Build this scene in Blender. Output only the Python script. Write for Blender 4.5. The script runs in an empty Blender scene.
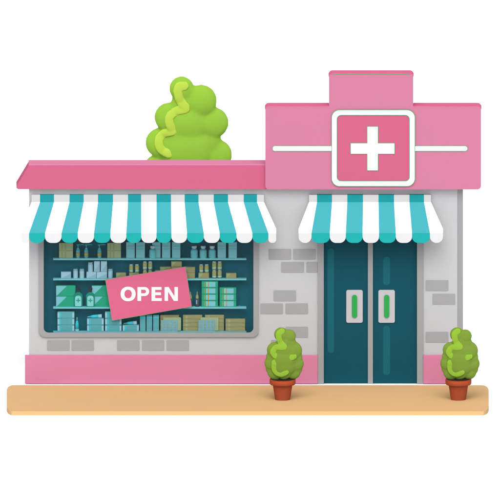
import bpy, bmesh, math
from mathutils import Vector, Matrix

SC = bpy.context.scene
COL = SC.collection
S = 0.018                       # metres per unit of the facade grid
TH = math.radians(10)           # the camera looks down by ten degrees
CT, ST = math.cos(TH), math.sin(TH)
Z0 = 0.075                      # pavement height
V0 = 383.8 + Z0 * CT / S


def X(px):
    return (px - 250) * S


def Z(py, d=0.0):
    return ((V0 - py) * S + d * ST) / CT


def P(px, py, d=0.0):
    return Vector((X(px), -d, Z(py, d)))


# ------------------------------------------------------------ materials
K = 0.505


def lin(h):
    out = []
    for i in (0, 2, 4):
        c = int(h[i:i + 2], 16) / 255
        out.append(c / 12.92 if c <= 0.04045 else ((c + 0.055) / 1.055) ** 2.4)
    return out


def mat(name, hexcol, k=1.0, rough=0.9, var=0.03, scale=6.0, bump=0.0, bscale=60.0, spec=0.04):
    m = bpy.data.materials.new(name)
    m.use_nodes = True
    nt = m.node_tree
    b = nt.nodes['Principled BSDF']
    c = [min(0.93, v * K * k) for v in lin(hexcol)]
    b.inputs['Roughness'].default_value = rough
    b.inputs['Specular IOR Level'].default_value = spec
    tc = nt.nodes.new('ShaderNodeTexCoord')
    no = nt.nodes.new('ShaderNodeTexNoise')
    no.inputs['Scale'].default_value = scale
    no.inputs['Detail'].default_value = 4
    nt.links.new(tc.outputs['Object'], no.inputs['Vector'])
    mx = nt.nodes.new('ShaderNodeMix')
    mx.data_type = 'RGBA'
    mx.inputs[6].default_value = [v * (1 - var) for v in c] + [1]
    mx.inputs[7].default_value = [min(0.95, v * (1 + var)) for v in c] + [1]
    nt.links.new(no.outputs['Fac'], mx.inputs[0])
    nt.links.new(mx.outputs[2], b.inputs['Base Color'])
    if bump:
        n2 = nt.nodes.new('ShaderNodeTexNoise')
        n2.inputs['Scale'].default_value = bscale
        n2.inputs['Detail'].default_value = 3
        nt.links.new(tc.outputs['Object'], n2.inputs['Vector'])
        bp = nt.nodes.new('ShaderNodeBump')
        bp.inputs['Strength'].default_value = bump
        bp.inputs['Distance'].default_value = 0.01
        nt.links.new(n2.outputs['Fac'], bp.inputs['Height'])
        nt.links.new(bp.outputs['Normal'], b.inputs['Normal'])
    return m


M = {}
GK = 1.42                        # colours of goods behind the glass, raised against the awning's shade
for n, h, kw in [
    ('ground_white', 'ffffff', dict(k=1.84, var=0.0, rough=1, spec=0)),
    ('paving', 'e7bc85', dict(k=1.27, var=0.02, scale=2, bump=0.05, bscale=40)),
    ('step_white', 'ffffff', dict(k=1.45, var=0)),
    ('render_grey', 'cacccf', dict(k=1.2, var=0.015, scale=2, bump=0.05, bscale=90)),
    ('brick_grey', 'adaeb1', dict(k=1.16, var=0.03, scale=9, bump=0.08)),
    ('frame_grey', 'aeaeb1', dict(k=1.1, var=0.01)),
    ('pink_light', 'e38bac', dict(k=1.01, var=0.012, scale=2)),
    ('pink_deep', 'e16f94', dict(k=1.02, var=0.012, scale=2)),
    ('board_pink', 'e16f94', dict(k=1.17, var=0.01)),  # the deep pink again, brightened in colour against the awning's shade
    ('coping_deep', 'e16f94', dict(k=1.3, var=0.01)),  # deep pink raised in colour, as the parapet's flat top is lit less
    ('plinth_pink', 'e28cb0', dict(k=1.14, var=0.012, scale=2)),  # the light pink, made brighter to offset weaker light near the base
    ('foil_blue', '7fb6c4', dict(k=GK*0.75)),
    ('coping_pink', 'e38bac', dict(k=1.28, var=0.01)),  # light pink with colour lifted, since the fascia's top catches less light
    ('paint_white', 'ffffff', dict(k=1.4, var=0)),
    ('green_edge', '58c884', dict(k=1.1)),
    ('teal_canvas', '51c3cf', dict(k=0.95, var=0.015, scale=12, bump=0.04, bscale=200)),
    ('white_canvas', 'ffffff', dict(k=1.4, var=0.0, bump=0.04, bscale=200)),
    ('teal_valance', '26bfbf', dict(k=1.02, var=0.015, scale=12)),
    ('white_valance', 'f4f5f8', dict(k=1.05, var=0.0)),
    ('teal_header', '24a8b0', dict(k=1.0, var=0.01)),
    ('white_header', 'e1e2e4', dict(k=1.02, var=0.01)),
    ('door_teal', '185868', dict(k=1.1, var=0.02, rough=0.4)),
    ('door_glint', '21727f', dict(k=1.0, var=0.01, rough=0.4)),
    ('plate_grey', 'cfcdd2', dict(k=1.14, var=0.01, rough=0.5)),
    ('handle_green', '3cb55a', dict(k=1.07, var=0.01, rough=0.4)),
    ('interior_teal', '0c5c6c', dict(k=1.55, var=0.02)),
    ('shelf_teal', '60aab0', dict(k=1.7, )),
    ('tree_green', '95c341', dict(k=1.32, var=0.03, scale=4, bump=0.12, bscale=25)),
    ('tree_highlight', 'bedb50', dict(k=1.28, var=0.03, scale=4, bump=0.12, bscale=25)),
    ('shrub_green', '7e9c3c', dict(k=1.15, var=0.03, scale=12, bump=0.12, bscale=60)),
    ('shrub_highlight', '98c43e', dict(k=1.07, var=0.03, scale=12, bump=0.12, bscale=60)),
    ('terracotta', 'ab5337', dict(k=1.3, var=0.03, scale=12)),
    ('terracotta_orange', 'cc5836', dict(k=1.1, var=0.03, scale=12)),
    ('soil', '4a3524', dict()),
    ('bark', '6f5136', dict(bump=0.4)),
    ('olive_card', '91a57e', dict(k=GK)), ('olive_tape', '879668', dict(k=GK)),
    ('brown_card', '8b8a60', dict(k=GK)), ('brown_tape', '8f9f78', dict(k=GK)),
    ('aqua_card', '73b6c0', dict(k=GK)), ('aqua_band', '60a6b0', dict(k=GK)),
    ('jar_aqua', '5fb4be', dict(k=GK, rough=0.3)), ('jar_lid', '9fc0ce', dict(k=GK)),
    ('pale_blue', '90bccb', dict(k=GK)), ('steel_blue', '7fa9b8', dict(k=GK)),
    ('tin_olive', '949a63', dict(k=GK)), ('tin_label', '86c0c0', dict(k=GK)),
    ('emerald', '23a17d', dict(k=GK*0.88)), ('bottle_green', '127d69', dict(k=GK, rough=0.3)),
    ('label_aqua', '7cc3c4', dict(k=GK)), ('cap_dark', '34383f', dict(k=GK)),
    ('moss', '5d9a66', dict(k=GK)), ('ochre', 'a59357', dict(k=GK)),
    ('teal_box', '5fafb6', dict(k=GK*0.78)), ('cyan', '32c2d2', dict(k=GK*0.9)), ('pump_teal', '4fb3bf', dict(k=GK)), ('label_tan', '9a9a62', dict(k=GK)),
    ('charcoal', '45505e', dict(k=GK)),
]:
    M[n] = mat(n, h, **kw)


def mat_glass():
    m = bpy.data.materials.new('shop_glass')
    m.use_nodes = True
    nt = m.node_tree
    nt.nodes.clear()
    o = nt.nodes.new('ShaderNodeOutputMaterial')
    t = nt.nodes.new('ShaderNodeBsdfTransparent')
    t.inputs['Color'].default_value = (0.985, 0.995, 1, 1)
    g = nt.nodes.new('ShaderNodeBsdfGlossy')
    g.inputs['Roughness'].default_value = 0.05
    mx = nt.nodes.new('ShaderNodeMixShader')
    mx.inputs[0].default_value = 0.006
    nt.links.new(t.outputs[0], mx.inputs[1])
    nt.links.new(g.outputs[0], mx.inputs[2])
    nt.links.new(mx.outputs[0], o.inputs[0])
    return m


M['glass'] = mat_glass()


# ------------------------------------------------------------ object helpers
def root_loc(p):
    while p is not None and p.parent is not None:
        p = p.parent
    return Vector((0, 0, 0)) if p is None else Vector(p.location)


def put(name, bm, mats, parent=None, smooth=False):
    """link a bmesh (built in world coordinates) as one mesh object"""
    if not isinstance(mats, (list, tuple)):
        mats = [mats]
    off = root_loc(parent)
    bmesh.ops.recalc_face_normals(bm, faces=bm.faces)
    bm.transform(Matrix.Translation(-off))
    me = bpy.data.meshes.new(name)
    bm.to_mesh(me)
    bm.free()
    for m in mats:
        me.materials.append(M[m])
    if smooth:
        for p in me.polygons:
            p.use_smooth = True
    o = bpy.data.objects.new(name, me)
    COL.objects.link(o)
    o.parent = parent
    return o


def thing(name, label, cat, loc, group=None):
    o = bpy.data.objects.new(name, None)
    o.empty_display_size = 0.1
    COL.objects.link(o)
    o.location = loc
    o['label'] = label
    o['category'] = cat
    if group:
        o['group'] = group
    return o


def copy_tree(o, parent=None):
    c = o.copy()
    COL.objects.link(c)
    c.parent = parent
    for ch in [q for q in bpy.data.objects if q.parent is o]:
        copy_tree(ch, c)
    return c


def box(bm, x0, x1, y0, y1, df, db, bev=0.0, mi=0):
    """box spanning facade-grid x0..x1, top y0, bottom y1 as seen on its front face at depth df"""
    zt, zb = Z(y0, df), Z(y1, df)
    wbox(bm, X(x0), X(x1), -df, -db, zb, zt, bev, mi)


def wbox(bm, xa, xb, ya, yb, za, zb, bev=0.0, mi=0):
    r = bmesh.ops.create_cube(bm, size=1)
    vs = r['verts']
    for v in vs:
        v.co = Vector(((xa + xb) / 2 + v.co.x * (xb - xa), (ya + yb) / 2 + v.co.y * (yb - ya),
                       (za + zb) / 2 + v.co.z * (zb - za)))
    fs = set(f for v in vs for f in v.link_faces)
    for f in fs:
        f.material_index = mi
    if bev:
        es = list(set(e for v in vs for e in v.link_edges))
        bmesh.ops.bevel(bm, geom=es, offset=bev, segments=2, affect='EDGES', profile=0.5, material=mi)


def prism(bm, pts, df, db, mi=0, back_pts=None):
    """extrude a facade-grid polygon seen at depth df straight back to depth db"""
    f = [bm.verts.new(P(x, y, df)) for x, y in pts]
    b = [bm.verts.new(Vector((v.co.x, -db, v.co.z))) for v in f]
    n = len(pts)
    faces = [bm.faces.new(f), bm.faces.new(list(reversed(b)))]
    for i in range(n):
        faces.append(bm.faces.new((f[i], b[i], b[(i + 1) % n], f[(i + 1) % n])))
    for q in faces:
        q.material_index = mi


def ring(bm, outer, inner, df, db, mi=0):
    n = len(outer)
    fo = [bm.verts.new(P(x, y, df)) for x, y in outer]
    fi = [bm.verts.new(P(x, y, df)) for x, y in inner]
    bo = [bm.verts.new(Vector((v.co.x, -db, v.co.z))) for v in fo]
    bi = [bm.verts.new(Vector((v.co.x, -db, v.co.z))) for v in fi]
    for i in range(n):
        j = (i + 1) % n
        for q in ((fo[i], fo[j], fi[j], fi[i]), (bo[i], bi[i], bi[j], bo[j]),
                  (fo[i], bo[i], bo[j], fo[j]), (fi[i], fi[j], bi[j], bi[i])):
            bm.faces.new(q).material_index = mi


def rrect(x0, y0, x1, y1, r, n=8):
    if not isinstance(r, (list, tuple)):
        r = [r] * 4               # top-left, top-right, bottom-right, bottom-left
    out = []
    cs = [(x0, y0, 1, 1, 180), (x1, y0, -1, 1, 270), (x1, y1, -1, -1, 0), (x0, y1, 1, -1, 90)]
    for (cx, cy, sx, sy, a0), rr in zip(cs, r):
        rr = max(rr, 0.01)
        ox, oy = cx + sx * rr, cy + sy * rr
        for k in range(n + 1):
            a = math.radians(a0 + 90 * k / n)
            out.append((ox + rr * math.cos(a), oy + rr * math.sin(a)))
    return out


def lathe(bm, cx, d, prof, seg=20, mi=0):
    """prof: (grid y, grid radius) from top to bottom, heights read at depth d"""
    rings = []
    for y, r in prof:
        z = Z(y, d)
        rings.append([bm.verts.new((X(cx) + r * S * math.cos(2 * math.pi * k / seg),
                                    -d + r * S * math.sin(2 * math.pi * k / seg), z)) for k in range(seg)])
    for a, b in zip(rings, rings[1:]):
        for k in range(seg):
            bm.faces.new((a[k], a[(k + 1) % seg], b[(k + 1) % seg], b[k])).material_index = mi
    bm.faces.new(rings[0]).material_index = mi
    bm.faces.new(list(reversed(rings[-1]))).material_index = mi


def tube(bm, pts, rads, seg=12):
    rings = []
    n = len(pts)
    for i, p in enumerate(pts):
        t = (pts[min(i + 1, n - 1)] - pts[max(i - 1, 0)]).normalized()
        a = t.cross(Vector((0, 1, 0.01)))
        if a.length < 1e-4:
            a = t.cross(Vector((1, 0, 0)))
        a.normalize()
        b = t.cross(a).normalized()
        rings.append([bm.verts.new(p + rads[i] * (math.cos(2 * math.pi * k / seg) * a +
                                                  math.sin(2 * math.pi * k / seg) * b)) for k in range(seg)])
    for r0, r1 in zip(rings, rings[1:]):
        for k in range(seg):
            bm.faces.new((r0[k], r0[(k + 1) % seg], r1[(k + 1) % seg], r1[k]))
    bm.faces.new(rings[0])
    bm.faces.new(list(reversed(rings[-1])))


def new():
    return bmesh.new()


# ------------------------------------------------------------ ground and pavement
bm = new()
G = 400
vs = [bm.verts.new(v) for v in ((-G, -G, 0), (G, -G, 0), (G, G, 0), (-G, G, 0))]
bm.faces.new(vs)
o = put('ground', bm, 'ground_white')
o['kind'] = 'structure'

bm = new()
dA = (385.2 - 383.8) * S / ST
dB = (415.4 - 383.8) * S / ST - Z0 * CT / ST
outl = []
x0, x1 = X(6.8), X(488.6)
rx, ry = 0.11, 0.55
for (cx, cy, sx, sy, a0) in ((x0, -dA, 1, -1, 90), (x0, -dB, 1, 1, 180), (x1, -dB, -1, 1, 270), (x1, -dA, -1, -1, 0)):
    ox, oy = cx + sx * rx, cy + sy * ry
    for k in range(11):
        a = math.radians(a0 + 9 * k)
        outl.append((ox + rx * math.cos(a), oy + ry * math.sin(a)))
top = [bm.verts.new((x, y, Z0)) for x, y in outl]
bot = [bm.verts.new((x, y, -0.02)) for x, y in outl]
bm.faces.new(top)
n = len(top)
for i in range(n):
    bm.faces.new((top[i], top[(i + 1) % n], bot[(i + 1) % n], bot[i]))
o = put('pavement', bm, 'paving')
o['kind'] = 'structure'

# ------------------------------------------------------------ the shop
shop = thing('pharmacy_shop', 'single storey grey pharmacy shop with pink roof fascia, pink plinth and two striped awnings',
             'shop', (0, 0, Z0))
DEP = -3.0
bm = new()
wbox(bm, X(26), X(465), -0.10, 2.5, 0.0, Z0)
wbox(bm, X(60), X(430), -(dA), -0.10, 0.0, Z0)
put('foundation', bm, 'step_white', shop)


def grid_wall(bm, xs, ys, holes, df, db):
    """one wall sheet with openings; real thickness, reveals included"""
    nx, ny = len(xs) - 1, len(ys) - 1
    solid = {(i, j) for i in range(nx) for j in range(ny) if (i, j) not in holes}
    cache = {}

    def v(i, j, b):
        k = (i, j, b)
        if k not in cache:
            cache[k] = bm.verts.new((X(xs[i]), -(db if b else df), Z(ys[j], 0)))
        return cache[k]
    for i, j in solid:
        bm.faces.new((v(i, j, 0), v(i + 1, j, 0), v(i + 1, j + 1, 0), v(i, j + 1, 0)))
        bm.faces.new((v(i, j, 1), v(i, j + 1, 1), v(i + 1, j + 1, 1), v(i + 1, j, 1)))
        for (ni, nj, a, b) in ((i - 1, j, (i, j), (i, j + 1)), (i + 1, j, (i + 1, j), (i + 1, j + 1)),
                               (i, j - 1, (i, j), (i + 1, j)), (i, j + 1, (i, j + 1), (i + 1, j + 1))):
            if (ni, nj) not in solid:
                bm.faces.new((v(*a, 0), v(*b, 0), v(*b, 1), v(*a, 1)))


WT, DT = 216, 230        # head of the window and of the door opening
bm = new()
grid_wall(bm, [29, 41, 256, 320, 421, 457.4], [186, WT, DT, 335, 384],
          {(1, 1), (1, 2), (3, 2), (3, 3)}, 0.0, -0.12)
wbox(bm, X(29), X(29) + 0.12, 0.121, 2.4, Z0, Z(189.5, 0))
wbox(bm, X(463) - 0.12, X(463), 0.121, 2.4, Z0, Z(189.5, 0))
wbox(bm, X(29) + 0.121, X(463) - 0.121, 2.28, 2.4, Z0, Z(189.5, 0))
put('wall', bm, 'render_grey', shop)

bm = new()
wbox(bm, X(457.5), X(463), -0.004, 0.12, Z0, Z(186, 0), 0.004)
put('corner_pillar', bm, 'frame_grey', shop)

bm = new()
wbox(bm, X(30)+.1, X(462)-.1, 0.14, 2.27, Z(194, 0), Z(191.5, 0))
put('flat_roof', bm, 'frame_grey', shop)

bm = new()
box(bm, 25, 317.7, 355.2, 383.8, 0.05, 0.0, 0.008)
box(bm, 423.3, 465.5, 355.2, 383.8, 0.05, 0.0, 0.008)
put('plinth', bm, 'plinth_pink', shop)

bm = new()
for bx0, bx1, by0, by1 in [
    (47, 69.7, 340.2, 350.6), (71.4, 94, 340.2, 350.6), (117, 139.6, 340.2, 350.6), (142, 164.3, 340.2, 350.6),
    (166.4, 189, 340.2, 350.6),
    (268.7, 291.2, 249, 259.6), (293, 315.6, 249, 259.6), (281.2, 304, 262, 272.6), (306.4, 317.7, 262, 272.6),
    (273.5, 296, 290.4, 301.2), (260.5, 283, 303.4, 314), (285.4, 308, 303.4, 314),
    (285.4, 308, 326.8, 337.6), (271, 293.6, 340, 350.6),
    (425.6, 448.4, 280.2, 291), (432.5, 455.2, 293.8, 304.6), (425.6, 448.4, 331.8, 342.4)]:
    prism(bm, rrect(bx0, by0, bx1, by1, 0.9, 4), 0.006, -0.01)
put('brickwork', bm, 'brick_grey', shop)

# left roof fascia: a deep parapet with a slanted end
bm = new()
FD = 0.09
fasc = [(29.0, 165.2), (267, 165.2), (267, 189.2), (18.4, 189.2), (16.6, 188.2), (16.3, 186.2)]
prism(bm, fasc, FD, FD - 0.45)
put('roof_fascia', bm, 'pink_deep', shop)
bm = new()
zt = Z(165.2, FD)
wbox(bm, X(28.6), X(267), -FD - 0.003, -FD + 0.47, zt, zt + 0.012)
put('fascia_coping', bm, 'coping_pink', shop)


# stepped pink parapet on the right, deep pink coping over its top edges
def arc(cx, cy, r, a0, a1, n=6):
    return [(cx + r * math.cos(math.radians(a0 + (a1 - a0) * k / n)),
             cy + r * math.sin(math.radians(a0 + (a1 - a0) * k / n))) for k in range(n + 1)]


PD = 0.15
PB = -0.19
R = 3.6
left_top = arc(265.3 + R, 106.6 + R, R, 180, 270)
up_left = arc(329 + R, 74 + R, R, 180, 270)
up_right = arc(413.2 - R, 74 + R, R, 270, 360)
right_top = arc(481 - R, 106.6 + R, R, 270, 360)
outline = left_top + [(329, 106.6)] + up_left + up_right + [(413.2, 106.6)] + right_top + \
    arc(481 - R, 189.4 - R, R, 0, 90) + arc(265.3 + R, 189.4 - R, R, 90, 180)
bm = new()
prism(bm, outline, PD, PB)
put('sign_parapet', bm, 'pink_light', shop)


def coping_chain(bm, chain, t=0.010):
    pts = [P(x, y, PD) for x, y in chain]
    out = []
    for i, p in enumerate(pts):
        a = pts[max(i - 1, 0)]
        b = pts[min(i + 1, len(pts) - 1)]
        tt = (b - a)
        nrm = Vector((-tt.z, 0, tt.x)).normalized()
        out.append(p + nrm * t)
    n = len(pts)
    lay = []
    for yy in (-PD - 0.003, -PB):
        lay.append(([bm.verts.new((p.x, yy, p.z)) for p in pts], [bm.verts.new((p.x, yy, p.z)) for p in out]))
    (fi, fo), (bi, bo) = lay
    for i in range(n - 1):
        bm.faces.new((fi[i], fi[i + 1], fo[i + 1], fo[i]))
        bm.faces.new((bi[i], bo[i], bo[i + 1], bi[i + 1]))
        bm.faces.new((fo[i], fo[i + 1], bo[i + 1], bo[i]))
        bm.faces.new((fi[i], bi[i], bi[i + 1], fi[i + 1]))
    for i in (0, n - 1):
        bm.faces.new((fi[i], fo[i], bo[i], bi[i]))


bm = new()
coping_chain(bm, left_top[1:] + [(328.9, 106.6)])
coping_chain(bm, up_left[1:] + up_right[:-1])
coping_chain(bm, [(413.3, 106.6)] + right_top[:-1])
put('parapet_coping', bm, 'coping_deep', shop)

for xa, xb in ((272.8, 331.6), (414.9, 467.2)):
    bm = new()
    r = 2.2
    rr = [r, 0.01, 0.01, r] if xa < 300 else [0.01, r, r, 0.01]
    prism(bm, rrect(xa, 146.3, xb, 150.9, rr, 6), PD + 0.012, PD)
    t = put('trim_bar', bm, 'paint_white', shop)
    bm = new()
    rr = [r + .3, 0.01, 0.01, r + .3] if xa < 300 else [0.01, r + .3, r + .3, 0.01]
    prism(bm, rrect(xa - (.4 if xa < 300 else 0), 145.75, xb + (0 if xa < 300 else .5), 151.45, rr, 6), PD + 0.006, PD + 0.0005)
    put('green_edging', bm, 'green_edge', t)

bm = new()
wbox(bm, X(332.5), X(409.8), -PD - 0.004, -PD - 0.0005, Z(74.6, PD), Z(74.15, PD))
put('green_edging', bm, 'green_edge', shop)

# shop window
win = put('window_frame', (lambda b: (ring(b, rrect(38.9, 214, 258.4, 337.2, [1, 1, 6, 6]),
                                           rrect(43.7, 218, 253.4, 332.8, [1, 1, 5, 5]), 0.035, 0.0005), b)[1])(new()),
          'frame_grey', shop)
bm = new()
box(bm, 41.2, 255.8, 216.2, 334.8, -0.02, -0.028)
put('window_glass', bm, 'glass', win)

# display cabinet behind the glass
CB = -0.26
bm = new()
xa, xb, zt, zb = X(41.2), X(255.8), Z(WT + .2, 0), Z(334.8, 0)
wbox(bm, xa, xb, -CB, -CB + 0.02, zb, zt)
wbox(bm, xa, xa + 0.02, 0.03, -CB, zb + 0.02, zt - 0.02)
wbox(bm, xb - 0.02, xb, 0.03, -CB, zb + 0.02, zt - 0.02)
wbox(bm, xa, xb, 0.03, -CB, zt - 0.02, zt)
wbox(bm, xa, xb, 0.03, -CB, zb, zb + 0.02)
cab = put('display_cabinet', bm, 'interior_teal', shop)
SF = -0.07                      # front edge of the shelves
SHELF = {1: 258.4, 2: 278.6, 3: 307.0, 4: 331.6}
for k, y in SHELF.items():
    bm = new()
    h = 1.7 if k < 4 else 1.0
    box(bm, 53.2, 246.3, y, y + h, SF, CB + (0.08 if k < 4 else 0.08))
    for bx in ((60, 150, 239) if k < 4 else ()):      # slim brackets back to the panel
        wbox(bm, X(bx), X(bx) + 0.02, -(CB + 0.08), -CB, Z(y + h, SF), Z(y + 0.3, SF))
    put('shelf', bm, 'shelf_teal', cab)

# doors
bm = new()
box(bm, 317.8, 323.8, DT - 4, 383.8, 0.03, -0.12)
box(bm, 417, 423.2, DT - 4, 383.8, 0.03, -0.12)
box(bm, 323.8, 417, DT - 4, DT, 0.03, -0.12)
box(bm, 367.9, 372.9, DT, 383.8, 0.0, -0.11)
put('door_frame', bm, 'frame_grey', shop)
for k, (xa, xb) in enumerate(((323.9, 367.8), (373.0, 416.9))):
    bm = new()
    box(bm, xa, xb, DT + 0.1, 383.6, -0.03, -0.08)
    dr = put('door', bm, 'door_teal', shop)
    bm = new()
    if k == 0:  # reflection glints on the door leaves, painted as lighter teal shapes
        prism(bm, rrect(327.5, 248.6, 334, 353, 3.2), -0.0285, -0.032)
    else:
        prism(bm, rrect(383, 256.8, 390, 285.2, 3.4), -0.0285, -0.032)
        put('painted_glint', bm, 'door_glint', dr)
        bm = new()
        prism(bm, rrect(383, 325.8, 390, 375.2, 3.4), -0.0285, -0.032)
    put('painted_glint', bm, 'door_glint', dr)
    px = 346.3 if k == 0 else 378.4
    bm = new()
    prism(bm, rrect(px, 290, px + 16.4, 322.8, 1.8), -0.012, -0.032)
    put('handle_plate', bm, 'plate_grey', dr)
    bm = new()
    prism(bm, rrect(px + 5.6, 295, px + 10.9, 317.9, 2.6), 0.006, -0.014)
    put('handle', bm, 'handle_green', dr)


# awnings
def awning(xt, xb, label):
    DA, DBt = 0.08, 0.46
    n = len(xt) - 1
    hd, cv, vl = new(), new(), new()
    th = 0.012
    for i in range(n):
        mi = i % 2                       # white stripes first
        box(hd, xt[i], xt[i + 1], 194.9, 202.1, DA, 0.001, 0, mi)
        # sloping cloth
        tl, tr = (xt[i], 202.1), (xt[i + 1], 202.1)
        bl, br = (xb[i], 233.2), (xb[i + 1], 233.2)
        a = [P(*tl, DA), P(*tr, DA), P(*br, DBt), P(*bl, DBt)]

        def lerp(p, q, t):
            return p * (1 - t) + q * t
        if i == 0:
            m_ = lerp(a[0], a[3], 0.86)
            m_.x = a[3].x
            a.append(m_)
        if i == n - 1:
            m_ = lerp(a[1], a[2], 0.86)
            m_.x = a[2].x
            a.insert(2, m_)
        up = [cv.verts.new(p) for p in a]
        dn = [cv.verts.new(p + Vector((0, 0.006, -th))) for p in a]
        q = [cv.faces.new(up), cv.faces.new(list(reversed(dn)))]
        for k in range(len(a)):
            q.append(cv.faces.new((up[k], dn[k], dn[(k + 1) % len(a)], up[(k + 1) % len(a)])))
        for f in q:
            f.material_index = mi
        # hanging scallop
        w = xb[i + 1] - xb[i]
        r = min(w / 2 - 0.3, 6.2)
        prism(vl, rrect(xb[i], 233.3, xb[i + 1], 242.9, [0.01, 0.01, r, r], 8), DBt + 0.006, DBt - 0.006, mi)
    # folding arms and front rail under the cloth
    aw = put('awning_canopy', cv, ['white_canvas', 'teal_canvas'], shop)
    aw['label'] = label
    put('awning_header', hd, ['white_header', 'teal_header'], aw)
    put('valance', vl, ['white_valance', 'teal_valance'], aw)
    for f in (0.06, 0.94):
        rl = new()
        xx = X(xt[0] + (xt[-1] - xt[0]) * f)
        tube(rl, [Vector((xx, -0.02, Z(216, 0))), Vector((xx, -0.43, Z(234.5, 0.43)))], [0.01, 0.01], 8)
        put('support_arm', rl, 'frame_grey', aw)


awning([31.5, 40, 54, 69.5, 83.7, 98, 113, 128, 141.2, 156.5, 171, 184.6, 198.5, 213.7, 228, 243.7, 257, 264],
       [21.5, 29, 45, 61.5, 77.7, 94, 110.4, 126.3, 141.3, 156.5, 171.4, 187, 203.8, 219.7, 236.5, 252.4, 268.4, 276.2],
       'wide teal and white striped awning over the shop window')
awning([309, 317, 332, 347.3, 363, 378.5, 394, 409.4, 424, 431],
       [298.6, 311.5, 329.8, 345.8, 362.6, 379, 395.8, 412, 430, 443],
       'narrower teal and white striped awning over the double door')

# ------------------------------------------------------------ pharmacy sign
SD = PD + 0.03
sg = thing('pharmacy_sign', 'square pink sign with white rounded border and large white cross',
           'sign', P(373.4, 186, PD))
bm = new()
ring(bm, rrect(332, 110.4, 414.6, 186, 7.5), rrect(336.6, 114.9, 409.8, 181.5, 4.5), SD, PD + 0.0005)
fr = put('sign_border', bm, 'paint_white', sg)
bm = new()
ring(bm, rrect(331.4, 109.8, 415.2, 186.6, 8.1), rrect(337.2, 115.5, 409.2, 180.9, 4.1), SD - 0.006, PD + 0.001)
put('green_edging', bm, 'green_edge', fr)
bm = new()
prism(bm, rrect(335.5, 113.9, 410.9, 182.5, 5), PD + 0.016, PD + 0.002)
put('sign_panel', bm, 'pink_deep', sg)


def cross_pts(cx, cy, w, l, g=0.0):
    a, b = w / 2 + g, l / 2 + g
    return [(cx - a, cy - b), (cx + a, cy - b), (cx + a, cy - a), (cx + b, cy - a), (cx + b, cy + a), (cx + a, cy + a),
            (cx + a, cy + b), (cx - a, cy + b), (cx - a, cy + a), (cx - b, cy + a), (cx - b, cy - a), (cx - a, cy - a)]


bm = new()
prism(bm, cross_pts(372.6, 148.6, 10.2, 43.4), SD, PD + 0.016)
cr = put('cross', bm, 'paint_white', sg)
bm = new()
prism(bm, cross_pts(372.6, 148.6, 10.2, 43.4, 0.55), SD - 0.008, PD + 0.0165)
put('green_edging', bm, 'green_edge', cr)

# ------------------------------------------------------------ OPEN sign
OD = -0.010
osg = thing('open_sign', 'tilted pink board with white lettering OPEN, hung on the shop window', 'sign', P(150, 315, OD))
bm = new()
prism(bm, [(105.6, 279.8), (185.4, 266.9), (191.5, 306.6), (112.2, 320.4)], OD, OD - 0.008)
brd = put('board', bm, 'board_pink', osg)
bm = new()
prism(bm, [(105.2, 279.6), (185.6, 266.5), (191.8, 306.8), (112.0, 320.8)], OD - 0.003, OD - 0.0095)
put('green_edging', bm, 'green_edge', brd)
L0, L1 = OD + 0.005, OD
bm = new()
ym, hh = 294.0, 7.2


def oval(cx, cy, rx, ry, p=2.2, n=40):
    out = []
    for k in range(n):
        a = 2 * math.pi * k / n
        c, s = math.cos(a), math.sin(a)
        out.append((cx + rx * math.copysign(abs(c) ** (2 / p), c), cy + ry * math.copysign(abs(s) ** (2 / p), s)))
    return out


ring(bm, oval(128.1, ym, 7.5, hh), oval(128.1, ym, 3.7, hh - 2.9), L0, L1)
put('letter', bm, 'paint_white', brd)
bm = new()
yt, yb = 287.1, 300.9
prism(bm, [(137.5, yt), (141.1, yt), (141.1, yb), (137.5, yb)], L0, L1)
bowl = [(141.1, yt)] + arc(144.7, yt + 4.45, 4.45, 270, 450, 12) + [(141.1, yt + 8.9), (141.1, yt + 6.3)] + \
    arc(144.2, yt + 4.45, 1.85, 90, -90, 10) + [(141.1, yt + 2.6)]
prism(bm, bowl, L0, L1)
put('letter', bm, 'paint_white', brd)
bm = new()
xe = 151.6
prism(bm, [(xe, yt), (xe + 9.9, yt), (xe + 9.9, yt + 2.7), (xe + 3.6, yt + 2.7), (xe + 3.6, yt + 5.3), (xe + 9.4, yt + 5.3),
           (xe + 9.4, yt + 8.0), (xe + 3.6, yt + 8.0), (xe + 3.6, yb - 2.7), (xe + 10.1, yb - 2.7), (xe + 10.1, yb), (xe, yb)],
      L0, L1)
put('letter', bm, 'paint_white', brd)
bm = new()
xn, xm = 164.6, 177.9
prism(bm, [(xn, yt), (xn + 4.0, yt), (xm - 3.4, yb - 4.4), (xm - 3.4, yt), (xm, yt), (xm, yb), (xm - 4.0, yb),
           (xn + 3.4, yt + 4.4), (xn + 3.4, yb), (xn, yb)], L0, L1)
put('letter', bm, 'paint_white', brd)

# ------------------------------------------------------------ goods in the window
F = -0.085                      # front face of goods
BK = -0.165                     # back of goods


def carton(label, x0, x1, y0, y1, m, bands=(), name='carton', cat='box', group=None, df=F, db=BK, poly=()):
    """bands: (fraction x0, fraction x1, frac y0, frac y1, material); poly: (list of fraction points, material)"""
    t = thing(name, label, cat, P((x0 + x1) / 2, y1, (df + db) / 2), group)
    bm = new()
    box(bm, x0, x1, y0, y1, df, db, 0.0075)
    bd = put('box_body', bm, m, t)
    w, h = x1 - x0, y1 - y0
    for i, (a, b, c, d, mm) in enumerate(bands):
        bm = new()
        box(bm, x0 + w * a, x0 + w * b, y0 + h * max(c, .11), y0 + h * min(d, .89), df + 0.002, df - 0.001)
        put('printed_band', bm, mm, t)
    for pts, mm in poly:
        bm = new()
        prism(bm, [(x0 + w * a, y0 + h * b) for a, b in pts], df + 0.002, df - 0.001)
        put('printed_panel', bm, mm, t)
    return t


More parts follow.
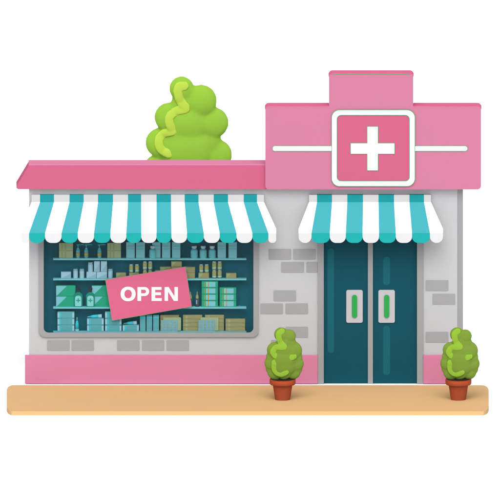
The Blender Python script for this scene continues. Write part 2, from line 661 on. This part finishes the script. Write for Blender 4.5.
T1 = 'goods on the top shelf'
T2 = 'goods on the second shelf'
T3 = 'goods on the third shelf'
T4 = 'goods on the bottom shelf'
tape = [(0.16, 0.28, 0.04, 0.96, 'olive_tape'), (0.40, 0.52, 0.04, 0.96, 'olive_tape')]
b1 = SHELF[1]
for stack, (a, b) in (('at the left end of the top shelf', (59, 73)), ('just right of the third pump bottle', (107.3, 121))):
    carton('pale olive carton, upper of two ' + stack, a, b, 242.9, b1 - 7.75, 'olive_card', tape, group=T1)
    carton('pale olive carton, lower of two ' + stack, a, b, b1 - 7.7, b1, 'olive_card', tape, group=T1)


def pump(label, x, yb):
    d = -0.125
    t = thing('pump_bottle', label, 'bottle', P(x, yb, d), 'pump bottles on the top shelf')
    bm = new()
    lathe(bm, x, d, [(249.3, 0.9), (250.2, 2.0), (yb - .3, 2.0), (yb, 1.8)])
    put('bottle_body', bm, 'pump_teal', t, True)
    bm = new()
    lathe(bm, x, d, [(252.3, 2.07), (256.2, 2.07)])
    put('bottle_label', bm, 'label_tan', t, True)
    bm = new()
    lathe(bm, x, d, [(247.5, 0.9), (249.4, 1.5)])
    lathe(bm, x, d, [(244.8, 0.45), (247.6, 0.45)], 8)
    tube(bm, [P(x - 1.5, 244.9, d), P(x + 5.2, 244.6, d), P(x + 6.2, 245.1, d)], [0.008, 0.007, 0.005], 8)
    put('pump', bm, 'pump_teal', t, True)


pump('teal pump bottle with tan label, nearest the far left olive cartons', 78, b1)
pump('teal pump bottle with tan label, middle of the three on the top shelf', 86.3, b1)
pump('teal pump bottle with tan label, standing just left of the second olive carton stack', 99.4, b1)

tall = [(0.1, 0.9, 0.22, 0.27, 'aqua_band'), (0.1, 0.9, 0.40, 0.45, 'aqua_band')]
for x0_, x1_, txt in (
    (126.2, 134.8, 'tall aqua box, first to the right of the second olive carton stack'),
    (136, 144.9, 'tall aqua box, second to the right of the olive cartons'),
    (152.2, 160.6, 'tall aqua box partly behind the single aqua jar'),
    (162, 170.4, 'tall aqua box on the top shelf, directly right of the one behind the jar'),
    (172, 180.4, 'tall aqua box, last before the gap left of the three jars'),
    (217.6, 226, 'tall aqua box on the top shelf right beside the three jars'),
    (228.4, 236.9, 'tall aqua box, last item at the right end of the top shelf')):
    carton(txt, x0_, x1_, 242.0, b1, 'aqua_card', tall, group=T1, df=-0.105 if x0_ == 152.2 else F, db=BK)


def jar(label, x, r, yb, ytop, d=-0.13):
    t = thing('jar', label, 'jar', P(x, yb, d), 'aqua jars on the top shelf')
    h = yb - ytop
    bm = new()
    lathe(bm, x, d, [(ytop + h * .22, r * .55), (ytop + h * .32, r * .9), (ytop + h * .42, r), (yb - .8, r), (yb, r * .85)])
    put('jar_body', bm, 'jar_aqua', t, True)
    bm = new()
    lathe(bm, x, d, [(ytop, r * .68), (ytop + h * .17, r * .7)])
    lathe(bm, x, d, [(ytop + h * .172, r * .5), (ytop + h * .219, r * .5)])
    put('jar_lid', bm, 'jar_lid', t)


jar('single aqua jar in front of a tall box on the top shelf', 152.7, 3.5, b1, 245.8, -0.075 - 0.063 + 0.03)
jar('aqua jar with pale lid, leftmost of the group of three on the top shelf', 194.2, 3.65, b1, 245.8)
jar('aqua jar with pale lid, middle of the group of three on the top shelf', 203.2, 3.65, b1, 245.8)
jar('aqua jar with pale lid, rightmost of the three, beside a tall box', 212.2, 3.65, b1, 245.8)

# second shelf
b2 = SHELF[2]
shade = [([(0, 1), (1, 0.15), (1, 1)], 'steel_blue')]


def inset(poly_m):
    return [([(0.04, 0.96), (0.96, 0.25), (0.96, 0.96)], poly_m)]


carton('low pale blue box alone at the left end of the second shelf', 61, 71, b2 - 6.6, b2, 'pale_blue', poly=inset('steel_blue'), group=T2)


def canister(label, x0_, x1_, yt_, yb_, m='pale_blue', lid='steel_blue', grp=T2):
    d = -0.125
    r = (x1_ - x0_) / 2
    x = (x0_ + x1_) / 2
    t = thing('canister', label, 'canister', P(x, yb_, d), grp)
    h = yb_ - yt_
    bm = new()
    lathe(bm, x, d, [(yt_ + h * .2, r * .9), (yt_ + h * .28, r), (yb_, r)])
    put('canister_body', bm, m, t, False)
    bm = new()
    lathe(bm, x, d, [(yt_, r * .93), (yt_ + h * .19, r * .93)])
    put('canister_lid', bm, lid, t)


canister('short pale blue canister beside the lone low box on the second shelf', 73.2, 78, b2 - 9.8, b2)
canister('short pale blue canister, directly left of the long pale blue boxes', 79.5, 84.3, b2 - 9.8, b2)
carton('long low pale blue box carrying a slim canister, second shelf', 86.5, 96.4, b2 - 6.6, b2, 'pale_blue', poly=inset('steel_blue'), group=T2)
carton('long low pale blue box carrying an upright pale blue box, second shelf', 96.7, 107, b2 - 6.6, b2, 'pale_blue', poly=inset('steel_blue'), group=T2)
canister('slim pale blue canister standing on a long low box', 88, 93, b2 - 16.4, b2 - 6.65)
carton('upright pale blue box standing across the two long low boxes', 94, 99.9, b2 - 17.3, b2 - 6.65, 'pale_blue', poly=inset('steel_blue'), group=T2)
carton('upright pale blue box on the right end of the long low boxes', 100.8, 107, b2 - 17.3, b2 - 6.65, 'pale_blue', poly=inset('steel_blue'), group=T2)
canister('short pale blue canister between the pale blue boxes and a brown carton', 108, 112.7, b2 - 9.8, b2)
bt = [([(0.04, 0.96), (0.45, 0.1), (0.04, 0.1)], 'brown_tape')]
carton('low brown carton alone above the left end of the pink board', 116, 126, b2 - 5.8, b2, 'brown_card', poly=bt, group=T2)
carton('low brown carton under two small tins, left of the taller tins', 129, 139.1, b2 - 5.7, b2, 'brown_card', poly=bt, group=T2)


def tin(label, x0_, x1_, yt_, yb_):
    d = -0.125
    r = (x1_ - x0_) / 2
    x = (x0_ + x1_) / 2
    t = thing('tin', label, 'tin', P(x, yb_, d), 'small olive tins on the second shelf')
    h = yb_ - yt_
    bm = new()
    lathe(bm, x, d, [(yt_ + h * .13, r), (yb_ - .05, r)])
    put('tin_body', bm, 'tin_olive', t, True)
    bm = new()
    lathe(bm, x, d, [(yt_ + h * .66, r * 1.03), (yt_ + h * .84, r * 1.03)])
    put('tin_label', bm, 'tin_label', t, True)
    bm = new()
    lathe(bm, x, d, [(yt_, r * .8), (yt_ + h * .12, r * .8)])
    put('tin_lid', bm, 'jar_lid', t, True)


for cx_, nm in ((129.1, 'left'), (134.9, 'right')):
    tin('small olive tin, %s one of two on the carton left of the pink board' % nm, cx_, cx_ + 4.1, b2 - 14.3, b2 - 5.75)
for cx_, nm in ((142.8, 'left'), (148.1, 'right')):
    tin('small olive tin, upper %s of the four just above the pink board' % nm, cx_, cx_ + 4.2, b2 - 17.2, b2 - 8.65)
    tin('small olive tin, lower %s of the four just above the pink board' % nm, cx_, cx_ + 4.2, b2 - 8.6, b2)
carton('small low brown carton peeping over the pink board beside the tins', 155, 159.6, b2 - 8, b2, 'brown_card', group=T2)
carton('brown carton, wide one peeping over the pink board', 160, 170.8, b2 - 11.6, b2, 'brown_card', poly=bt, group=T2)
carton('lower brown carton behind the upper right corner of the pink board', 171.2, 182, b2 - 11.6, b2, 'brown_card', group=T2)
carton('brown carton on top of another above the corner of the pink board', 171.2, 181.8, b2 - 17.2, b2 - 11.65, 'brown_card', poly=bt, group=T2)
carton('brown carton, upper of two touching the right edge of the pink board', 184.6, 195, b2 - 11.5, b2 - 5.85, 'brown_card', poly=bt, group=T2)
carton('brown carton, lower of two touching the right edge of the pink board', 184.6, 195, b2 - 5.8, b2, 'brown_card', poly=bt, group=T2)
carton('low brown carton under two small tins, right of the pink board', 198.4, 209, b2 - 5.7, b2, 'brown_card', poly=bt, group=T2)
for cx_, nm in ((199.1, 'left'), (204.5, 'right')):
    tin('small olive tin, %s one of two on the carton right of the pink board' % nm, cx_, cx_ + 4.2, b2 - 14.3, b2 - 5.75)
for cx_, nm in ((212.1, 'left'), (217.5, 'right')):
    tin('small olive tin, upper %s of the four near the right end of the second shelf' % nm, cx_, cx_ + 4.3, b2 - 17.2, b2 - 8.65)
    tin('small olive tin, lower %s of the four near the right end of the second shelf' % nm, cx_, cx_ + 4.3, b2 - 8.6, b2)
carton('low brown carton alone at the right end of the second shelf', 226, 236.4, b2 - 5.4, b2, 'brown_card', poly=bt, group=T2)

# third shelf
b3 = SHELF[3]
half = [([(0.01, 0.03), (0.55, 0.03), (0.03, 0.97), (0.01, 0.97)], 'aqua_card')]
for x0_, x1_, side in ((56, 75.6, 'left of the two green bottles'), (91.8, 111.5, 'right of the two green bottles')):
    carton('wide green and aqua box, upper of the pair ' + side, x0_, x1_, b3 - 21.4, b3 - 10.75, 'emerald', poly=half, group=T3, df=-0.11, db=-0.17)
    carton('wide green and aqua box, lower of the pair ' + side, x0_, x1_, b3 - 10.7, b3, 'emerald', poly=half, group=T3, df=-0.11, db=-0.17)


def green_bottle(label, x):
    d = -0.105
    t = thing('green_bottle', label, 'bottle', P(x, b3, d), 'green bottles on the third shelf')

    def slab(pts, df, db, m, nm, par):
        bm = new()
        prism(bm, pts, df, db)
        return put(nm, bm, m, par)
    pts = [(x - 4.3, b3 - 1)] + [(x - 4.3, b3 - 11.2)] + arc(x - 1.9, b3 - 11.4, 2.4, 190, 265, 4) + [(x - 1.5, b3 - 15.2),
           (x + 1.5, b3 - 15.2)] + arc(x + 1.9, b3 - 11.4, 2.4, 275, 350, 4) + [(x + 4.3, b3 - 11.2), (x + 4.3, b3 - 1), (x + 3.4, b3), (x - 3.4, b3)]
    bd = slab(pts, d + 0.022, d - 0.0, 'bottle_green', 'bottle_body', t)
    lb = slab(rrect(x - 3.1, b3 - 11.3, x + 3.1, b3 - 0.8, [2.4, 2.4, 0.6, 0.6], 5), d + 0.024, d + 0.0205, 'label_aqua', 'bottle_label', t)
    slab(cross_pts(x, b3 - 6.6, 1.1, 4.2), d + 0.0255, d + 0.0235, 'emerald', 'printed_cross', lb)
    bm = new()
    lathe(bm, x, d + 0.011, [(b3 - 19.4, 1.9), (b3 - 17.3, 1.9)], 14)
    lathe(bm, x, d + 0.011, [(b3 - 17.2, 1.4), (b3 - 15.1, 1.4)], 14)
    put('bottle_cap', bm, 'cap_dark', t, False)


green_bottle('flat green bottle with a cross label, touching the left green box pair', 78.2)
green_bottle('flat green bottle with a cross label, touching the right green box pair', 90.4)


def dropper(label, x):
    d = -0.125
    t = thing('dropper_bottle', label, 'bottle', P(x, b3, d), 'dropper bottles on the third shelf')
    bm = new()
    lathe(bm, x, d, [(b3 - 8.6, 1.6), (b3 - 8.0, 2.0), (b3, 2.0)], 14)
    put('bottle_body', bm, 'charcoal', t, True)
    bm = new()
    lathe(bm, x, d, [(b3 - 15.3, 0.35), (b3 - 12.2, 0.5), (b3 - 11.6, 1.2), (b3 - 9.2, 1.5), (b3 - 8.65, 1.5)], 12)
    put('dropper_top', bm, 'tin_olive', t, True)
    bm = new()
    box(bm, x - 1.1, x - 0.1, b3 - 6.8, b3 - 2.8, d + 0.0385, d + 0.03)
    put('bottle_label', bm, 'steel_blue', t)


dropper('dark dropper bottle half hidden by the right edge of the pink board', 190.6)
dropper('dark dropper bottle standing clear between the pink board and the striped boxes', 197.2)
stripe = [(0.14, 0.28, .02, .98, 'moss'), (0.28, 0.36, .02, .98, 'label_aqua'), (0.36, 0.44, .02, .98, 'ochre'),
          (0.44, 0.84, .02, .98, 'aqua_card')]
names = ['topmost', 'second from the top', 'third from the top', 'lowest']
hh_ = 6.45
for k in range(4):
    carton('green and aqua striped box, %s of the tall stack of four' % names[k], 201.6, 218, b3 - hh_ * (4 - k) + .04, b3 - hh_ * (3 - k), 'emerald', stripe, group=T3)
names = ['topmost', 'middle', 'lowest']
for k in range(3):
    carton('green and aqua striped box, %s of the shorter stack of three' % names[k], 219.6, 236.3, b3 - hh_ * (3 - k) + .04, b3 - hh_ * (2 - k), 'emerald', stripe, group=T3)

# bottom shelf
b4 = SHELF[4]
medb = [(0.0, 0.06, .1, .9, 'pale_blue'), (0.14, 0.2, .03, .97, 'cyan'), (0.9, 1.0, .1, .9, 'pale_blue')]
medb = [(0.01, 0.12, .04, .96, 'pale_blue'), (0.15, 0.21, .04, .96, 'cyan'), (0.88, 0.99, .04, .96, 'pale_blue')]
h4 = 6.6
for k in range(3):
    carton('flat teal box with cyan stripe, %s of three at the bottom shelf left end' % names[k], 57.4, 74.4, b4 - h4 * (3 - k) + .04, b4 - h4 * (2 - k), 'teal_box', medb, group=T4)
for k in range(2):
    carton('flat teal box with cyan stripe, %s of the two under a lying tube' % ('upper', 'lower')[k], 87, 103.8, b4 - h4 * (2 - k) + .04, b4 - h4 * (1 - k), 'teal_box', medb, group=T4)
for k in range(3):
    carton('flat teal box with cyan stripe, %s of three touching the pink board corner' % names[k], 105, 121.6, b4 - h4 * (3 - k) + .04, b4 - h4 * (2 - k), 'teal_box', medb, group=T4)
carton('flat teal box with cyan stripe, single one below the pink board under a tube', 122.6, 139, b4 - h4, b4, 'teal_box', medb, group=T4)


def ctube(label, pts_body, pts_tail, pts_tip, base):
    """squeeze tube built from three tapered pieces"""
    t = thing('ointment_tube', label, 'tube', base, 'ointment tubes on the bottom shelf')
    for nm, pts, m in (('tube_body', pts_body, 'cyan'), ('tube_tail', pts_tail, 'pale_blue'), ('tube_nozzle', pts_tip, 'teal_box')):
        bm = new()
        tube(bm, [p for p, r in pts], [r for p, r in pts], 14)
        put(nm, bm, m, t, True)


d_ = -0.125
ctube('cyan ointment tube standing upright right of the left box stack',
      [(P(77, b4 - 2.6, d_), 2.1 * S), (P(77, b4 - 8, d_), 1.7 * S), (P(77, b4 - 11, d_), 0.9 * S)],
      [(P(77, b4 - .1, d_), 2.1 * S), (P(77, b4 - 2.6, d_), 2.12 * S)],
      [(P(77, b4 - 11, d_), 0.9 * S), (P(77, b4 - 14.4, d_), 0.5 * S)], P(77, b4, d_))
for txt, xx, yy, ln in (('cyan ointment tube lying on top of the stack of two flat teal boxes', 87.3, b4 - 2 * h4 - 2.0, 14.5),
                        ('cyan ointment tube lying just below the pink board', 123.4, b4 - h4 - 2.0, 13.4)):
    ctube(txt, [(P(xx + 3, yy + .3, d_), 0.9 * S), (P(xx + 5.5, yy + .1, d_), 1.6 * S), (P(xx + ln - 3.5, yy - .1, d_), 2.0 * S)],
          [(P(xx + ln - 3.5, yy - .1, d_), 2.02 * S), (P(xx + ln, yy - .2, d_), 2.1 * S)],
          [(P(xx, yy + .5, d_), 0.45 * S), (P(xx + 3, yy + .3, d_), 0.9 * S)], P(xx + ln / 2, yy + 2, d_))
up = [(0.02, 0.98, .02, .12, 'pale_blue'), (0.02, 0.98, .12, .2, 'cyan'), (0.02, 0.98, .9, .98, 'pale_blue')]
for (x0_, x1_), nm in zip(((139.9, 145.6), (146.5, 152.2), (153.1, 159)), ('left', 'middle', 'right')):
    carton('slim upright aqua box, %s one of the three below the pink board' % nm, x0_, x1_, b4 - 16.6, b4, 'teal_box', up, group=T4)
bt2 = [(0.14, 0.24, .04, .96, 'brown_tape')]
nm4 = ['topmost', 'second from the top', 'third from the top', 'lowest']
h5 = 4.05
for (x0_, x1_, k0, txt, df_) in ((160.2, 179, 0, 'behind the left blister pack', -0.12),
                                 (183, 202.2, 0, 'left of the right blister pack', -0.12),
                                 (205, 224, 0, 'behind the right blister pack', -0.12)):
    if x0_ == 205:
        pass
    for k in range(4):
        carton('thin brown box, %s of the stack %s' % (nm4[k], txt), x0_, x1_, b4 - h5 * (4 - k) - .4 + .04 * 1, b4 - h5 * (3 - k) - .4 + (0.4 if k == 3 else 0),
               'brown_card', bt2, group=T4, df=df_, db=-0.17)
for k in range(3):
    carton('thin brown box, %s of the low stack at the bottom shelf right end' % names[k], 225.5, 245.2,
           b4 - h5 * (3 - k) - .4 + .04, b4 - h5 * (2 - k) - .4 + (0.4 if k == 2 else 0), 'brown_card', bt2, group=T4)


def blister(label, x):
    t = thing('blister_pack', label, 'pills', P(x + 9, b4, -0.1), 'blister packs on the bottom shelf')
    bm = new()
    prism(bm, rrect(x + 2.2, b4 - 14.2, x + 20, b4 - .9, 1.2, 4), -0.1, -0.112)
    put('backing_card', bm, 'olive_card', t)
    bm = new()
    prism(bm, rrect(x, b4 - 11.4, x + 16.6, b4, 0.5, 3), -0.09, -0.098)
    fo = put('foil_sheet', bm, 'foil_blue', t)
    for i in range(4):
        for j in range(4):
            bm = new()
            cx_, cy_ = x + 2.7 + i * 3.8, b4 - 9.6 + j * 2.6
            prism(bm, rrect(cx_ - .75, cy_ - .65, cx_ + .75, cy_ + .65, .5, 3), -0.086, -0.0905)
            put('pill', bm, 'tin_olive', fo)


blister('pale blister pack with olive card behind, leaning below the right end of the pink board', 161)
blister('pale blister pack with olive card behind, nearer the right end of the bottom shelf', 198.4)

# ------------------------------------------------------------ foliage
DIR = Vector((0, CT, -ST))
UP = Vector((0, ST, CT))


FLAT = 0.42
TILT = Matrix.Rotation(-TH, 4, 'X')


def lobes(bm, circles, d):
    sph = []
    for cx, cy, r, *dz in circles:
        c = P(cx, cy, d + (dz[0] if dz else 0))
        m = Matrix.Translation(c) @ TILT @ Matrix.Diagonal((r * S, r * S * FLAT, r * S, 1))
        bmesh.ops.create_icosphere(bm, subdivisions=4, radius=1, matrix=m)
        sph.append((c, r * S))
    return sph


def surf(sph, px, py):
    base = P(px, py, 0)
    best = None
    for c, r in sph:
        v = base - c
        t0 = v.dot(DIR)
        perp = v - DIR * t0
        q = r * r - perp.length_squared
        if q > 0:
            w = -t0 - FLAT * math.sqrt(q)
            if best is None or w < best:
                best = w
    if best is None:
        best = min(((base - c).length, -(base - c).dot(DIR)) for c, r in sph)[1]
    return base + DIR * best


def spline(pts, n=6):
    out = []
    for i in range(len(pts) - 1):
        p0, p1, p2, p3 = pts[max(i - 1, 0)], pts[i], pts[i + 1], pts[min(i + 2, len(pts) - 1)]
        for k in range(n):
            t = k / n
            out.append(tuple(0.5 * (2 * b + (c - a) * t + (2 * a - 5 * b + 4 * c - e) * t * t + (3 * b - a - 3 * c + e) * t ** 3)
                             for a, b, c, e in zip(p0, p1, p2, p3)))
    out.append(pts[-1])
    return out


def remesh(o, vox, it):
    m = o.modifiers.new('remesh', 'REMESH')
    m.mode = 'VOXEL'
    m.voxel_size = vox
    m.use_smooth_shade = True
    s = o.modifiers.new('smooth', 'SMOOTH')
    s.iterations = it
    s.factor = 0.5


def highlight_strokes(name, sph, paths, rad, m, parent, vox, lift=0.25):  # flattened strokes over the leaves, painting highlights in a paler green
    bm = new()
    for pts in paths:
        for (x, y) in spline(pts, 14):
            c = surf(sph, x, y)
            fl = Matrix.Translation(c) @ Matrix.Rotation(-TH, 4, 'X') @ Matrix.Diagonal((1, 0.2, 1, 1))
            bmesh.ops.create_icosphere(bm, subdivisions=3, radius=rad * S * 1.08, matrix=fl)
    o = put(name, bm, m, parent, True)
    remesh(o, vox, 4)
    return o


# potted shrubs
sd = 1.62
shrub = thing('potted_shrub', 'clipped green shrub in a terracotta pot, left one, between window and door', 'potted plant',
              P(282.6, 400.5, sd), 'potted shrubs flanking the door')
pot_b = 400.2
bm = new()
lathe(bm, 282.6, sd, [(384.3, 9.9), (pot_b, 7.4)], 40)
pot = put('pot', bm, 'terracotta', shrub, False)
bm = new()
lathe(bm, 282.6, sd, [(379.2, 13.0), (383.2, 13.0), (384.3, 12.4), (384.35, 9.0)], 40)
put('rim', bm, 'terracotta', pot)
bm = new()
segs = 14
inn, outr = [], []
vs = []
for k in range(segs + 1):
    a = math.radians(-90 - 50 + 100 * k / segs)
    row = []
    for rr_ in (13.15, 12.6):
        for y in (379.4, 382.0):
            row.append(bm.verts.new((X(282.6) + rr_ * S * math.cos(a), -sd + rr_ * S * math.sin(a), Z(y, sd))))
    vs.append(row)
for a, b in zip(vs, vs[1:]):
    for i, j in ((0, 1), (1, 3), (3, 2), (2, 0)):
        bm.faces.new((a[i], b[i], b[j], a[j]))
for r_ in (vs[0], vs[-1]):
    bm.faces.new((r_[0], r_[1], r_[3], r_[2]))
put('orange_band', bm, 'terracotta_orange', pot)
bm = new()
lathe(bm, 282.6, sd, [(379.0, 11.6), (379.6, 11.6)], 24)
put('soil', bm, 'soil', pot)
bm = new()
circ = [(281.2, 334.4, 7.2), (289.3, 335.9, 6.7), (285, 342, 8), (275, 350, 8.2), (292.6, 350.6, 9.6), (284, 349, 11),
        (272.2, 363, 7.9), (295.9, 363.6, 8.0), (284, 363, 14), (275.4, 372, 8.0), (293.2, 372, 7.4), (284, 371.5, 8.2, 0.03),
        (284, 358, 14), (284, 361, 13.5, -0.09), (284, 347, 9, -0.05), (290, 343, 6.5), (272, 356.5, 6), (296, 357, 6.5), (271, 368.5, 5.5), (297, 369, 5.5)]
sph = lobes(bm, circ, sd)
fo = put('foliage', bm, 'shrub_green', shrub, True)
remesh(fo, 0.010, 10)


def cc(pts, ox, oy, s):
    return [(ox + x / s, oy + y / s) for x, y in pts]


highlight_strokes('painted_highlights', sph, [cc([(150, 90), (131, 108), (140, 148), (162, 178), (118, 180), (100, 205), (112, 226)], 255, 315, 5.555),
                            cc([(108, 264), (108, 300), (125, 322), (150, 328), (172, 318)], 255, 315, 5.555),
                            cc([(203, 237), (216, 230)], 255, 315, 5.555)], 2.9, 'shrub_highlight', fo, 0.006)  # highlight squiggles on the shrub, put in as lighter colour
sh2 = copy_tree(shrub)
sh2.location.x += 175.8 * S
sh2['label'] = 'clipped green shrub in a terracotta pot at the right corner of the shop'

# tree behind the shop
td = -5.6
tree = thing('tree', 'bright green rounded tree rising behind the pink roof', 'tree', (X(188), -td, 0))
bm = new()
circ = [(181.6, 88.6, 12.6), (184, 103, 13), (201, 100.4, 16), (213, 122.6, 15.8), (216.4, 155, 16), (169.2, 117.2, 15),
        (160.2, 142.6, 15), (158, 169, 15), (189, 122, 21), (188, 147, 27), (188, 172, 27), (213, 175, 17), (205, 140, 16),
        (178, 130, 16), (165, 185, 15),
        (188, 150, 25, -0.3), (196, 122, 17, -0.25), (184, 102, 11, -0.12)]
tsph = lobes(bm, circ, td)
crown = put('crown', bm, 'tree_green', tree, True)
remesh(crown, 0.025, 14)
highlight_strokes('crown_highlight', tsph, [cc([(222, 80), (197, 83), (189, 105), (200, 150), (228, 192), (185, 205), (150, 232), (148, 268),
                                  (165, 303), (125, 315), (94, 350), (105, 395), (145, 418)], 140, 70, 5.0)], 4.5, 'tree_highlight', crown, 0.014)  # the crown's painted highlight squiggle, in paler green
bm = new()
zc = Z(160, td)
tube(bm, [Vector((X(188), -td, -0.05)), Vector((X(187), -td, 0.5)), Vector((X(189), -td, 1.2)), Vector((X(188), -td, zc - .1))],
     [0.17, 0.13, 0.11, 0.07], 16)
for k, (dx, dy, dz) in enumerate(((-.5, .1, .7), (.5, -.1, .8), (.1, .35, .7))):
    tube(bm, [Vector((X(188.5), -td, 1.3)), Vector((X(188.5) + dx * .5, -td + dy * .5, 1.3 + dz * .6)),
              Vector((X(188.5) + dx, -td + dy, 1.3 + dz * 1.5))], [0.07, 0.05, 0.03], 10)
put('trunk', bm, 'bark', tree, True)

# ------------------------------------------------------------ camera
cam = bpy.data.cameras.new('camera')
cam.type = 'ORTHO'
cam.ortho_scale = 500 * S
cam.clip_start = 0.1
cam.clip_end = 2000
co = bpy.data.objects.new('camera', cam)
COL.objects.link(co)
ctr = P(250, 250, 0)
co.location = ctr - DIR * 14
co.rotation_euler = (math.radians(90) - TH, 0, 0)
SC.camera = co

# ------------------------------------------------------------ light
EL, AZ = math.radians(50), math.radians(1)      # sun in front of the shop, a little to the left
sdir = Vector((-math.sin(AZ) * math.cos(EL), -math.cos(AZ) * math.cos(EL), math.sin(EL)))
w = bpy.data.worlds.new('World')
SC.world = w
w.use_nodes = True
nt = w.node_tree
bg = nt.nodes['Background']
sky = nt.nodes.new('ShaderNodeTexSky')
sky.sky_type = 'NISHITA'
sky.sun_disc = False
sky.sun_elevation = EL
sky.sun_rotation = math.pi + AZ
sky.dust_density = 4.0
hs = nt.nodes.new('ShaderNodeHueSaturation')
hs.inputs['Saturation'].default_value = 0.25
nt.links.new(sky.outputs[0], hs.inputs['Color'])
nt.links.new(hs.outputs[0], bg.inputs['Color'])
bg.inputs['Strength'].default_value = 0.14
sl = bpy.data.lights.new('sun', 'SUN')
sl.energy = 1.0
sl.angle = math.radians(60)
sl.color = (1.0, 0.985, 0.96)
so = bpy.data.objects.new('sun', sl)
COL.objects.link(so)
so.location = sdir * 20
so.rotation_euler = (-sdir).to_track_quat('-Z', 'Y').to_euler()

vs_ = SC.view_settings
vs_.view_transform = 'Standard'
vs_.look = 'None'
vs_.gamma = 1
vs_.use_curve_mapping = False
vs_.exposure = 0.55
SC.cycles.max_bounces = 8
SC.cycles.diffuse_bounces = 5
